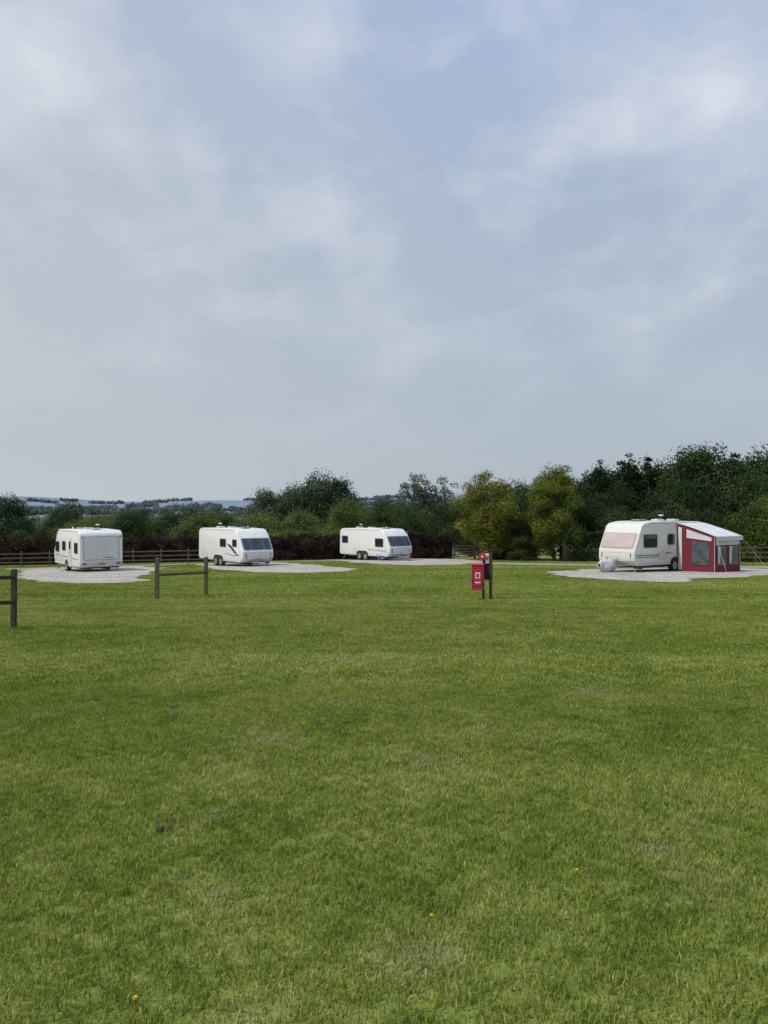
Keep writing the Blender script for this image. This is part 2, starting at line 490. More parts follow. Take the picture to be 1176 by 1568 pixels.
def sheet(name, poly, mat, off=0.03, wob=0.55, step=1.0):
    pts = []
    for i in range(len(poly)):
        a = np.array(poly[i], float); b = np.array(poly[(i + 1) % len(poly)], float)
        n = max(1, int(np.linalg.norm(b - a) / 0.35))
        for k in range(n):
            p = a + (b - a) * k / n
            pts.append(Vector((p[0], p[1])))
    m = len(pts)
    for _ in range(3):
        pts = [(pts[i - 1] + pts[i] * 2 + pts[(i + 1) % m]) / 4 for i in range(m)]
    for i, p in enumerate(pts):
        nv = mnoise.noise_vector(Vector((p.x * 0.45, p.y * 0.45, 3.1)))
        nv2 = mnoise.noise_vector(Vector((p.x * 2.1, p.y * 2.1, 9.1)))
        pts[i] = Vector((p.x + nv.x * wob * 1.3 + nv2.x * 0.22, p.y + nv.y * wob * 1.3 + nv2.y * 0.22))
    OUTLINES.append([(p.x, p.y) for p in pts])
    edges = [(i, (i + 1) % m) for i in range(m)]
    gx, gy = np.meshgrid(np.arange(min(p.x for p in pts), max(p.x for p in pts), step), np.arange(min(p.y for p in pts), max(p.y for p in pts), step))
    gx = gx.ravel(); gy = gy.ravel(); k = in_poly(gx, gy, OUTLINES[-1])
    allp = list(pts) + [Vector((float(a), float(b))) for a, b in zip(gx[k], gy[k])]
    v, e, f, *_ = geometry.delaunay_2d_cdt(allp, edges, [list(range(m))], 1, 1e-4)
    me = bpy.data.meshes.new(name)
    me.from_pydata([(p.x, p.y, g(p.x, p.y) + off) for p in v], [], f)
    me.materials.append(mat); me.update()
    bm = bmesh.new(); bm.from_mesh(me)
    for fc in bm.faces:
        fc.normal_update()
        if fc.normal.z < 0: fc.normal_flip()
    bm.to_mesh(me); bm.free()
    return link(bpy.data.objects.new(name, me))

sheet('access_road', [(5.5, 53), (12, 48.5), (20, 44.5), (32, 41), (60, 38), (60, 42), (32, 45), (20, 48.5), (12, 52.2), (5.5, 57)], M_ROAD, 0.016, 0.2)
sheet('access_track', [(-26, 53), (-20, 56), (-14, 61.0), (-5, 63.2), (4, 61), (4, 64), (-5, 65.5), (-14, 63.5), (-22, 60), (-28, 57)], M_ROAD, 0.016, 0.2)
sheet('gravel_pad', [(-25, 54), (-20.5, 43), (-17.5, 37), (-13.2, 31), (-11.2, 29.3), (-9.6, 30.2), (-9.9, 32), (-11.3, 36), (-13.5, 44), (-14.6, 51), (-18, 57)], M_GRAVEL, 0.024)
sheet('gravel_pad', [(-15, 61), (-12.3, 53), (-9.0, 44), (-7.0, 41), (-5.2, 39.4), (-3.6, 38.8), (-2.3, 40), (-1.6, 43.0), (-3.0, 47), (-5.3, 54), (-8, 60), (-11, 63)], M_GRAVEL, 0.024)
sheet('gravel_pad', [(-5, 66), (-3.2, 60), (-1.3, 53.5), (0.5, 50.3), (2.6, 48.6), (4.8, 50.5), (7.0, 55), (7.4, 60), (7.0, 65.0), (0, 67)], M_GRAVEL, 0.024)
sheet('gravel_pad', [(7.9, 36.4), (8.1, 34), (9.2, 30.3), (10.3, 28.9), (11.3, 29.6), (13.6, 32.0), (18, 35.0), (26, 38.0), (26, 41), (20, 44), (14, 44), (11, 42.5), (8.6, 39)], M_GRAVEL, 0.024)

# ------------------------------------------------------------------ grass
def blade_arrays(P, z0, h, w, r, seed):
    n = len(P)
    a = r.uniform(0, 2 * math.pi, n)
    lean = r.uniform(0.1, 1.2, n)
    hh = h * r.uniform(0.4, 1.3, n)
    d = np.stack([np.cos(a), np.sin(a)], 1)
    yaw = a + r.normal(0, 0.8, n) + math.pi / 2
    s = np.stack([np.cos(yaw), np.sin(yaw)], 1) * (w * r.uniform(0.6, 1.3, n))[:, None] / 2
    V = np.zeros((n, 6, 3))
    m1 = P + d * (hh * np.sin(lean) * 0.35)[:, None]; t1 = P + d * (hh * np.sin(lean))[:, None]
    V[:, 0, :2] = P - s; V[:, 1, :2] = P + s
    V[:, 2, :2] = m1 + s * 0.8; V[:, 3, :2] = m1 - s * 0.8
    V[:, 2, 2] = V[:, 3, 2] = hh * 0.6 * np.cos(lean * 0.6)
    V[:, 4, :2] = t1 + s * 0.15; V[:, 5, :2] = t1 - s * 0.15
    V[:, 4, 2] = V[:, 5, 2] = hh * np.cos(lean * 0.9)
    V[:, :2, 2] = -0.01
    V[:, :, 2] += np.asarray(z0).reshape(-1, 1)
    q = np.array([[0, 1, 2, 3], [3, 2, 4, 5]])
    Q = (np.arange(n)[:, None, None] * 6 + q[None]).reshape(-1, 4)
    base = np.where(r.uniform(0, 1, n) < 0.14, r.uniform(0.84, 1.0, n), r.uniform(0.1, 0.8, n))  # pale share: straw blades, also imitating whitish sheen by colour
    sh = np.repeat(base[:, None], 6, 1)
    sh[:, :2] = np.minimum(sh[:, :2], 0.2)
    return V.reshape(-1, 3), Q, sh.ravel()

def blades_mesh(name, seed, size, n, h, w):
    r = np.random.default_rng(seed)
    P = r.uniform(-size / 2, size / 2, (int(n * 1.5), 2))
    k = np.zeros(len(P))
    for j in range(5):
        fr = r.integers(2, 7, 2); k += np.sin(P[:, 0] * fr[0] * 2 * math.pi / size + r.uniform(0, 6)) * np.sin(P[:, 1] * fr[1] * 2 * math.pi / size + r.uniform(0, 6))
    k = 0.70 + 0.17 * k
    P = P[r.uniform(0, 1, len(P)) < k][:n]
    V, Q, sh = blade_arrays(P, np.zeros(len(P)), h, w, r, seed)
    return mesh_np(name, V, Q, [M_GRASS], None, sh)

grass = empty('lawn_grass')
slope = math.atan(0.037)
near = [blades_mesh('grass_patch_fine', 10 + i, 1.0, 9000, 0.036, 0.0045) for i in range(6)]
mid = [blades_mesh('grass_patch_mid', 30 + i, 2.0, 11500, 0.040, 0.009) for i in range(4)]
def place(meshes, x, y):
    me = meshes[rng.integers(len(meshes))]
    o = bpy.data.objects.new('patch', me)
    link(o, grass)
    o.matrix_local = Matrix.Translation((x, y, g(x, y))) @ Matrix.Rotation(-slope, 4, 'X') @ Matrix.Rotation(math.pi / 2 * rng.integers(4), 4, 'Z')
for y in np.arange(1.0, 9.0, 1.0):
    hw = y * 0.58 + 1.2
    for x in np.arange(-math.ceil(hw), math.ceil(hw) + 0.5, 1.0): place(near, x, y)
for y in np.arange(9.5, 21.0, 2.0):
    hw = y * 0.56 + 2
    for x in np.arange(-math.ceil(hw / 2) * 2, math.ceil(hw / 2) * 2 + 1, 2.0): place(mid, x, y)
r = np.random.default_rng(77)
for (ya, yb, dens, h, w) in ((20.5, 34, 620, 0.042, 0.018), (34, 68, 170, 0.05, 0.035)):
    n = int(dens * (yb - ya) * 1.16 * (ya + yb) / 2 )
    yy = r.uniform(ya, yb, n); xx = r.uniform(-0.58, 0.58, n) * yb
    k = np.abs(xx) < 0.58 * yy + 2
    xx, yy = xx[k], yy[k]
    bad = np.zeros(len(xx), bool)
    for ol in OUTLINES: bad |= in_poly(xx, yy, ol)
    jx = xx + r.normal(0, 0.13, len(xx)); jy = yy + r.normal(0, 0.13, len(xx))
    xx, yy, = jx[~bad], jy[~bad]
    P = np.stack([xx, yy], 1)
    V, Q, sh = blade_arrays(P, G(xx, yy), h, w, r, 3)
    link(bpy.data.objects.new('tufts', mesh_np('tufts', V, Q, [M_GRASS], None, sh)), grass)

def dandelion(x, y):
    e = empty('dandelion', (x, y, g(x, y)), random.uniform(0, 6))
    rod('stem', (0, 0, 0), (0.004, 0, 0.030), 0.0015, M_GRASS, e, 6)
    bm = bmesh.new()
    for k in range(22):
        a = k / 22 * 2 * math.pi; rr = 0.010 if k % 2 else 0.008; zz = 0.031 + (0.004 if k % 2 else 0.008)
        c, s = math.cos(a), math.sin(a)
        vs = [bm.verts.new(p) for p in ((0.004, 0, 0.033), (0.004 + c * rr * .6 - s * .003, s * rr * .6 + c * .003, zz), (0.004 + c * rr, s * rr, zz - 0.001), (0.004 + c * rr * .6 + s * .003, s * rr * .6 - c * .003, zz))]
        bm.faces.new(vs)
    obj_from_bm('petals', bm, M_PETAL, e)
for p in ((-0.85, 2.63), (0.196, 3.21), (0.92, 3.66)): dandelion(*p)
def clod(x, y, s):
    bm = bmesh.new(); bmesh.ops.create_icosphere(bm, subdivisions=3, radius=s)
    for v in bm.verts:
        nv = mnoise.noise(v.co * 1.5 / s + Vector((x, y, 0))); v.co *= 1 + 0.5 * nv; v.co.z *= 0.5
    c = obj_from_bm('soil_clod', bm, M_SOIL); c.location = (x, y, g(x, y) + 0.018)
clod(-1.23, 4.22, 0.026); clod(-1.18, 4.25, 0.016); clod(-2.0, 7.3, 0.03)

# ------------------------------------------------------------------ caravans
def wheel(par, x, side, W, r=0.32):
    y = side * (W / 2 - 0.10)
    bm = bmesh.new()
    bmesh.ops.create_cone(bm, cap_ends=True, segments=28, radius1=r, radius2=r, depth=0.19)
    es = [e for e in bm.edges if abs(e.verts[0].co.z - e.verts[1].co.z) < 1e-5]
    bmesh.ops.bevel(bm, geom=es, offset=0.03, segments=3, affect='EDGES')
    M = Matrix.Translation((x, y, r)) @ Matrix.Rotation(math.pi / 2, 4, 'X')
    obj_from_bm('tyre', bm, M_RUBBER, par, M, True)

def side_panel(name, par, W, side, x, z, w, h, mat, t=0.02, r=0.05, frm=None):
    if side < 0: M = frame((x, -W / 2 - 0.001, z), (1, 0, 0), (0, 0, 1))
    else: M = frame((x, W / 2 + 0.001, z), (-1, 0, 0), (0, 0, 1))
    if frm is not None:
        prism(name + '_frame', rrect(w + 0.07, h + 0.07, r + 0.03), t * 0.6, frm, par, M, 0.004, 1)
    return prism(name, rrect(w, h, min(r, w * .45, h * .45)), t, mat, par, M, 0.006, 1)

def caravan(loc, rz, L, W, H, mat, axle_twin, wins, front_glass, rear_type, raked=0.55, sill=1.22, wtop=2.0, decals=(), nose='modern'):
    c = empty('caravan', (loc[0], loc[1], g(*loc) + 0.02), rz)
    h2 = L / 2
    if nose == 'modern':
        prof = [(-h2 + 0.10, 0.40, 0.05), (h2 - 0.35, 0.40, 0.1), (h2 - 0.02, 0.70, 0.2), (h2, sill - 0.08, 0.15),
                (h2 - 0.05, sill, 0.04), (h2 - raked, wtop + 0.03, 0.15), (h2 - raked - 0.55, H - 0.03, 0.35), (0, H + 0.03, 0.5),
                (-h2 + 0.35, H - 0.03, 0.3), (-h2 + 0.03, H - 0.22, 0.2), (-h2, 0.65, 0.1)]
    else:
        prof = [(-h2 + 0.10, 0.40, 0.05), (h2 - 0.2, 0.40, 0.1), (h2 + 0.02, 0.62, 0.2), (h2, sill - 0.08, 0.2),
                (h2 - 0.03, sill, 0.04), (h2 - raked, wtop + 0.05, 0.2), (h2 - raked - 0.22, H - 0.12, 0.2), (h2 - raked - 0.9, H, 0.3),
                (0, H + 0.03, 0.5), (-h2 + 0.35, H - 0.03, 0.3), (-h2 + 0.03, H - 0.22, 0.2), (-h2, 0.65, 0.1)]
    pts = round_poly(prof)
    M = frame((0, W / 2, 0), (1, 0, 0), (0, 0, 1))
    prism('body', pts, W, mat, c, M, 0.07, 4)
    for s in (-1, 1):
        for a, b in ((-h2 + 0.5, 0.0), (0.0, h2 - raked - 0.7)):
            beam('awning_rail', (a, s * (W / 2 + 0.006), H - 0.10), (b, s * (W / 2 + 0.006), H - 0.08), 0.02, 0.03, M_LGREY, c)
        for xx in (-h2 + 0.28, h2 - raked - 0.12):
            beam('body_seam', (xx, s * (W / 2 + 0.003), 0.56), (xx, s * (W / 2 + 0.003), H - 0.22), 0.018, 0.008, M_LGREY, c)
    for x, sz in ((h2 - raked - 1.4, 0.62), (-0.4, 0.45), (-h2 + 1.3, 0.42)):
        box('rooflight', (x, 0, H + 0.05), (sz, 0.5, 0.10), M_LGREY if sz < 0.6 else M_GREYP, c, 0.03)
    rod('flue', (0.7, 0.7, H - 0.05), (0.7, 0.7, H + 0.14), 0.05, M_SIGNW, c)
    for s in (-1, 1):
        M2 = frame((0, s * (W / 2 + 0.002), 0.47), (-s, 0, 0), (0, 0, 1))
        prism('skirt', rrect(L - 0.75, 0.13, 0.02), 0.025, M_LGREY, c, M2, 0.004, 1)
    box('floor', (0, 0, 0.36), (L - 0.6, W - 0.25, 0.08), M_BLACK, c)
    for s in (-0.45, 0.45): box('chassis_rail', (-0.2, s, 0.29), (L - 1.2, 0.06, 0.14), M_STEEL, c)
    axs = (-0.55, 0.25) if axle_twin else (-0.25,)
    for x in axs:
        rod('axle', (x, -W / 2 + 0.1, 0.32), (x, W / 2 - 0.1, 0.32), 0.04, M_STEEL, c)
        for s in (-1, 1): wheel(c, x, s, W)
    cx = sum(axs) / len(axs); aw = 0.42 + (0.4 if axle_twin else 0)
    for s in (-1, 1):
        arch = [(-aw, 0)] + [(-aw + 0.42 - 0.42 * math.cos(t), 0.40 * math.sin(t)) for t in np.linspace(0.1, math.pi / 2, 7)] + \
               [(aw - 0.42 + 0.42 * math.sin(t), 0.40 * math.cos(t)) for t in np.linspace(0, math.pi / 2 - 0.1, 7)] + [(aw, 0)]
        arch = arch[::-1]
        Mo = frame((cx, s * (W / 2 - 0.03), 0.38), (-s, 0, 0), (0, 0, 1))
        big = [(p[0] * 1.09, p[1] * 1.12) for p in arch]
        prism('arch_trim', big, 0.065, M_LGREY, c, frame((cx, s * (W / 2 - 0.03), 0.385), (-s, 0, 0), (0, 0, 1)), 0.006, 1)
        prism('wheel_arch', arch, 0.072, M_BLACK, c, Mo, 0.0)
        for x in axs:
            rod('tyre_face', (x, s * (W / 2 + 0.030), 0.32), (x, s * (W / 2 + 0.05), 0.32), 0.315, M_RUBBER, c, 28, 0.29)
            rod('rim_face', (x, s * (W / 2 + 0.040), 0.32), (x, s * (W / 2 + 0.062), 0.32), 0.20, M_RIM, c, 24, 0.17)
            rod('rim_cap', (x, s * (W / 2 + 0.050), 0.32), (x, s * (W / 2 + 0.075), 0.32), 0.06, M_GREYP, c, 12)
    for (s, x, z, w, h, kind) in wins:
        if kind == 'win':
            side_panel('side_window', c, W, s, x, z, w, h, M_GLASS, 0.035, 0.07, M_GREYP)
        elif kind == 'door':
            side_panel('door', c, W, s, x, z, w, h, mat, 0.022, 0.06, M_LGREY)
            side_panel('door_window', c, W, s, x, z + h * 0.24, w * 0.6, h * 0.28, M_GLASS, 0.035, 0.06, M_GREYP)
            side_panel('door_handle', c, W, s, x + w * 0.32, z, 0.05, 0.12, M_BLACK, 0.05, 0.02)
        elif kind == 'hatch':
            side_panel('locker_hatch', c, W, s, x, z, w, h, mat, 0.022, 0.03, M_LGREY)
    for (s, pts2, m2) in decals:
        M2 = frame((0, s * (W / 2 + 0.002), 0), (-s, 0, 0), (0, 0, 1))
        pp = [(-s * p[0], p[1]) for p in pts2]
        if sum((pp[i - 1][0] * pp[i][1] - pp[i][0] * pp[i - 1][1]) for i in range(len(pp))) < 0: pp = pp[::-1]
        prism('side_decal', pp, 0.006, m2, c, M2, 0, 1)
    A = Vector((h2 - 0.05 if nose == 'modern' else h2 - 0.03, 0, sill)); B = Vector((h2 - raked, 0, wtop + 0.03 if nose == 'modern' else wtop + 0.05))
    up = (B - A).normalized(); ln = (B - A).length
    mid_ = (A + B) / 2
    Mf = frame(mid_, (0, 1, 0), up)
    prism('front_window_surround', rrect(W - 0.16, ln * 0.97, 0.09), 0.02, M_GREYP if front_glass != M_BLIND else M_LGREY, c, Mf, 0.005, 1)
    pw = (W - 0.34)
    if front_glass == M_BLIND: panes = [(0, pw)]
    else: panes = [(0, pw * 0.46), (-pw * 0.375, pw * 0.25), (pw * 0.375, pw * 0.25)]
    for (yy, w) in panes:
        prism('front_window', rrect(w - 0.02, ln * 0.84, 0.07), 0.04, front_glass, c, Mf @ Matrix.Translation((yy, 0, 0)), 0.008, 2)
    if front_glass == M_BLIND:
        prism('window_seal', rrect(pw + 0.04, ln * 0.87, 0.08), 0.03, M_GREYP, c, Mf, 0.0, 1)
    Mn = frame((h2 - 0.012, 0, sill - 0.40), (0, 1, 0), (0.0, 0, 1))
    prism('gas_locker_lid', rrect(W * 0.74, 0.42, 0.08), 0.03, mat, c, Mn, 0.012, 2)
    prism('locker_seal', rrect(W * 0.74 + 0.03, 0.45, 0.09), 0.018, M_GREYP, c, Mn, 0.0, 1)
    box('locker_handle', (h2 + 0.03, 0, sill - 0.54), (0.03, 0.30, 0.04), M_GREYP, c)
    for s in (-1, 1):
        box('front_marker', (h2 - 0.03, s * (W / 2 - 0.12), sill - 0.2), (0.06, 0.07, 0.10), M_SIGNW, c, 0.01)
        box('front_reflector', (h2 - 0.06, s * (W / 2 - 0.16), 0.62), (0.10, 0.10, 0.05), M_RED if s > 0 else M_SIGNW, c, 0.008)
        rod('grab_handle', (h2 + 0.03, s * (W / 2 - 0.22), 0.80), (h2 + 0.03, s * (W / 2 - 0.22), 1.04), 0.014, M_BLACK, c, 8)
    hx = h2 + 1.15
    for s in (-1, 1):
        beam('a_frame', (h2 - 0.5, s * 0.55, 0.40), (hx - 0.12, s * 0.03, 0.43), 0.06, 0.10, M_STEEL, c)
        rod('corner_steady', (h2 - 0.55, s * (W / 2 - 0.25), 0.38), (h2 - 0.25, s * (W / 2 - 0.22), 0.02), 0.025, M_STEEL, c, 8)
        rod('corner_steady', (-h2 + 0.55, s * (W / 2 - 0.25), 0.38), (-h2 + 0.25, s * (W / 2 - 0.22), 0.02), 0.025, M_STEEL, c, 8)
        box('steady_foot', (h2 - 0.25, s * (W / 2 - 0.22), 0.02), (0.16, 0.16, 0.04), M_BLACK, c)
        box('steady_foot', (-h2 + 0.25, s * (W / 2 - 0.22), 0.02), (0.16, 0.16, 0.04), M_BLACK, c)
    box('hitch', (hx, 0, 0.46), (0.36, 0.10, 0.14), M_BLACK, c, 0.02)
    rod('hitch_handle', (hx - 0.05, 0, 0.52), (hx - 0.32, 0, 0.66), 0.02, M_RED, c, 8)
    rod('jockey_post', (hx - 0.35, 0.1, 0.10), (hx - 0.35, 0.1, 0.85), 0.025, M_STEEL, c, 10)
    rod('jockey_wheel', (hx - 0.35, 0.06, 0.10), (hx - 0.35, 0.14, 0.10), 0.10, M_RUBBER, c, 16)
    rod('jockey_handle', (hx - 0.35, 0.1, 0.85), (hx - 0.22, 0.1, 0.85), 0.012, M_BLACK, c, 8)
    Mr = frame((-h2 + 0.006, 0, 0), (0, -1, 0), (0, 0, 1))
    prism('rear_bumper', rrect(W - 0.10, 0.30, 0.08), 0.06, M_LGREY, c, Mr @ Matrix.Translation((0, 0.60, 0)), 0.02, 2)
    for s in (-1, 1):
        prism('tail_light', rrect(0.26, 0.12, 0.04), 0.085, M_RED, c, Mr @ Matrix.Translation((s * (W / 2 - 0.26), 0.62, 0)), 0.01, 2)
        prism('high_marker_light', rrect(0.05, 0.12, 0.02), 0.03, M_RED, c, Mr @ Matrix.Translation((s * (W / 2 - 0.14), H - 0.42, 0)), 0.005, 1)
        rod('rear_grab_handle', (-h2 - 0.04, s * (W / 2 - 0.25), 1.0), (-h2 - 0.04, s * (W / 2 - 0.25), 1.3), 0.014, M_LGREY, c, 8)
    prism('number_plate', rrect(0.50, 0.11, 0.01), 0.075, M_YEL, c, Mr @ Matrix.Translation((0, 0.60, 0)), 0.003, 1)
    prism('plate_text', rrect(0.40, 0.055, 0.01), 0.079, M_BLACK, c, Mr @ Matrix.Translation((0, 0.60, 0)), 0, 1)
    if rear_type == 'panel':
        prism('rear_panel_seam', rrect(W - 0.42, 1.42, 0.12), 0.016, M_GREYP, c, Mr @ Matrix.Translation((0, 1.55, 0)), 0.0, 1)
        prism('rear_panel', rrect(W - 0.47, 1.37, 0.11), 0.024, mat, c, Mr @ Matrix.Translation((0, 1.55, 0)), 0.004, 1)
        prism('rear_badge', rrect(0.5, 0.06, 0.01), 0.03, M_TEAL, c, Mr @ Matrix.Translation((0.45, 0.98, 0)), 0.0, 1)
        prism('rear_stripe', [(-W/2+.25, .84), (W/2-.25, .84), (W/2-.25, .875), (-W/2+.25, .865)], 0.028, M_TEAL, c, Mr, 0, 1)
    else:
        prism('rear_window', rrect(W * 0.62, 0.6, 0.08), 0.035, M_GLASS, c, Mr @ Matrix.Translation((0, 1.6, 0)), 0.006, 2)
    rod('antenna_mast', (-h2 + 1.9, -0.3, H), (-h2 + 1.9, -0.3, H + 0.28), 0.015, M_STEEL, c, 8)
    rod('antenna_disc', (-h2 + 1.9, -0.3, H + 0.28), (-h2 + 1.9, -0.3, H + 0.33), 0.15, M_SIGNW, c, 16, 0.11)
    return c

def ang(fx, fy): return math.atan2(fy, fx)

c1 = caravan((-19.1, 49.5), ang(-.581, .814), 6.6, 2.55, 2.66, M_WHITE, False,
    [(1, -2.45, 1.55, 0.75, 0.62, 'win'), (1, -1.0, 1.25, 0.62, 1.75, 'door'), (1, 0.55, 1.6, 0.8, 0.55, 'win'), (1, 2.3, 1.5, 1.0, 0.62, 'win'),
     (1, 1.3, 0.85, 0.6, 0.4, 'hatch'), (-1, 2.2, 1.55, 1.0, 0.6, 'win'), (-1, -2.0, 1.55, 0.8, 0.55, 'win')], M_GLASSB, 'panel',
    decals=[(1, [(-2.9, .85), (2.6, .95), (2.9, 1.02), (-2.9, .90)], M_TEAL)])
swoosh = [(1.05, 1.62), (1.75, 1.55), (2.45, 1.15), (2.9, 0.80), (2.35, 0.98), (1.65, 1.35)]
swoosh2 = [(0.9, 0.92), (2.2, 0.80), (3.1, 0.88), (3.1, 0.93), (2.2, 0.86), (0.9, 0.97)]
c2 = caravan((-10.59, 54.57), ang(.6, -.8), 7.2, 2.3, 2.66, M_WHITE, True,
    [(-1, 0.55, 1.65, 0.9, 0.52, 'win'), (-1, 2.35, 1.68, 0.6, 0.45, 'win'), (-1, -2.9, 0.95, 0.5, 0.5, 'hatch'),
     (1, 2.2, 1.6, 1.0, 0.6, 'win'), (1, -0.8, 1.25, 0.6, 1.75, 'door'), (-1, -2.2, 0.75, 0.35, 0.35, 'hatch')], M_GLASSB, 'panel',
    decals=[(-1, swoosh, M_BLUE), (-1, swoosh2, M_TEAL)])
c3 = caravan((-.75, 63.3), ang(.62, -.785), 6.8, 2.3, 2.6, M_WHITE, True,
    [(-1, -2.6, 1.65, 0.8, 0.55, 'win'), (-1, 2.05, 1.5, 1.0, 0.62, 'win'), (-1, -1.2, 0.8, 0.4, 0.35, 'hatch'),
     (1, 2.2, 1.6, 1.0, 0.6, 'win'), (1, -0.8, 1.25, 0.6, 1.75, 'door')], M_GLASSB, 'window', raked=0.5,
    decals=[(-1, [(0.5, .9), (2.9, .82), (3.0, .88), (0.6, .95)], M_TEAL)])
c4 = caravan((14.13, 40.42), ang(-.819, -.574), 6.0, 2.2, 2.60, M_CREAM, False,
    [(1, 1.75, 1.62, 1.05, 0.62, 'win'), (1, 0.05, 1.68, 0.55, 0.50, 'win'), (1, -1.25, 1.25, 0.6, 1.75, 'door'),
     (1, 0.75, 0.85, 0.5, 0.35, 'hatch'), (-1, 1.8, 1.62, 1.0, 0.6, 'win'), (-1, -1.6, 1.62, 0.8, 0.55, 'win')], M_BLIND, 'window',
    raked=0.42, sill=1.22, wtop=2.0, nose='older',
    decals=[(1, [(-.2, .98), (1.2, .86), (2.9, .90), (2.9, .96), (1.3, .93), (0.6, 1.06)], M_TEAL), (1, [(0.4, .78), (2.8, .80), (2.8, .835), (0.4, .80)], M_BLUE)])

# draped cover over the hitch of the right-hand caravan
bm = bmesh.new(); bmesh.ops.create_icosphere(bm, subdivisions=4, radius=1)
for v in bm.verts:
    t_ = 0.5 - 0.5 * v.co.z
    fold = 1 + 0.10 * t_ * math.sin(math.atan2(v.co.y, v.co.x) * 9)
    v.co.x *= (0.46 + 0.16 * t_) * fold; v.co.y *= (0.20 + 0.24 * t_) * fold
    v.co.z *= 0.30 + 0.22 * t_
    v.co += v.co.normalized() * 0.10 * mnoise.noise(v.co * 4)
obj_from_bm('hitch_cover', bm, M_LGREY, c4, Matrix.Translation((3.70, 0, 0.54)), True, 80)

# awning (same frame as the right-hand caravan)
aw = empty('awning', c4.location, c4.rotation_euler[2])
W4 = 1.115; x0, x1 = -0.50, -2.75
yf = W4 + 2.05; zt, zf = 2.46, 1.85; yroof = yf + 0.18
def panel(name, pts, mat, t=0.02):
    p = [Vector(q) for q in pts]
    X = (p[1] - p[0]).normalized(); nn = (p[1] - p[0]).cross(p[2] - p[1]).normalized(); Yv = nn.cross(X)
    M = frame(p[0], X, Yv)
    loc = [((q - p[0]).dot(X), (q - p[0]).dot(Yv)) for q in p]
    return prism(name, loc, t, mat, aw, M, 0, 1, False)
n = 12
bm = bmesh.new(); grid = []
for i in range(n + 1):
    row = []
    for j in range(n + 1):
        u, v = i / n, j / n
        xx = x0 + 0.05 + (x1 - x0 - 0.1) * u; yy = W4 + (yroof - W4) * v
        zz = zt + (zf - 0.05 - zt) * v ** 1.15 - 0.06 * abs(math.sin(math.pi * u * 2)) * math.sin(math.pi * v) + 0.03
        row.append(bm.verts.new((xx, yy, zz)))
    grid.append(row)
for i in range(n):
    for j in range(n): bm.faces.new((grid[i][j], grid[i + 1][j], grid[i + 1][j + 1], grid[i][j + 1]))
ro = obj_from_bm('roof', bm, M_CANV, aw, None, True, 60)
md = ro.modifiers.new('t', 'SOLIDIFY'); md.thickness = 0.02
panel('valance', [(x0, yroof + .005, zf - 0.20), (x1, yroof + .005, zf - 0.20), (x1, yroof + .005, zf - 0.02), (x0, yroof + .005, zf - 0.02)], M_CANV)
for xs_, sg in ((x0, 1), (x1, -1)):
    def s(y, z, o=0.0): return (xs_ + sg * o, y, z)
    zr = lambda y: zt + (zf - zt) * (y - W4) / (yf - W4)
    panel('side_wall', [s(W4, 0.05), s(yf, 0.05), s(yf, zr(yf)), s(W4, zr(W4))], M_CANR)
    panel('side_upper', [s(W4 + .55, 1.75, .03), s(yf - .12, 1.62, .03), s(yf - .12, zr(yf) - .06, .03), s(W4 + .55, zr(W4 + .55) - .10, .03)], M_CANV)
    panel('side_stripe', [s(W4 + .08, 0.1, .03), s(W4 + .28, 0.1, .03), s(W4 + .28, zr(W4 + .28) - .12, .03), s(W4 + .08, zr(W4 + .08) - .12, .03)], M_CANV)
    panel('side_window', [s(W4 + .85, 0.40, .03), s(yf - .22, 0.40, .03), s(yf - .22, 1.52, .03), s(W4 + .85, 1.62, .03)], M_PVC, 0.025)
def f(x, z, o=0.0): return (x, yf + o, z)
panel('front_wall', [f(x0, .05), f(x1, .05), f(x1, zf), f(x0, zf)], M_CANR)
panel('front_upper', [f(x0 - .10, 1.42, .03), f(x1 + .10, 1.42, .03), f(x1 + .10, zf - .03, .03), f(x0 - .10, zf - .03, .03)], M_CANV)
for a, b in ((x0 - .2, x0 - .98), (x0 - 1.22, x1 + .2)):
    panel('front_window', [f(a, .42, .03), f(b, .42, .03), f(b, 1.38, .03), f(a, 1.38, .03)], M_PVC, 0.025)
    panel('curtain', [f(a - .04, .50, .045), f(a - .20, .50, .045), f(a - .28, 1.36, .045), f(a - .04, 1.36, .045)], M_LGREY, 0.018)
panel('front_post_strip', [f(x0 - 1.02, .1, .03), f(x0 - 1.18, .1, .03), f(x0 - 1.18, 1.40, .03), f(x0 - 1.02, 1.40, .03)], M_CANR)
for a in (x0 + .01, x1 - .01):
    rod('pole', (a, yf + .03, 0), (a, yf + .03, zf), 0.015, M_LGREY, aw)
    rod('guy_line', (a, yf + .1, zf - .05), (a + (0.8 if a > -1 else -0.8), yf + 1.2, 0.02), 0.004, M_SIGNW, aw, 6)

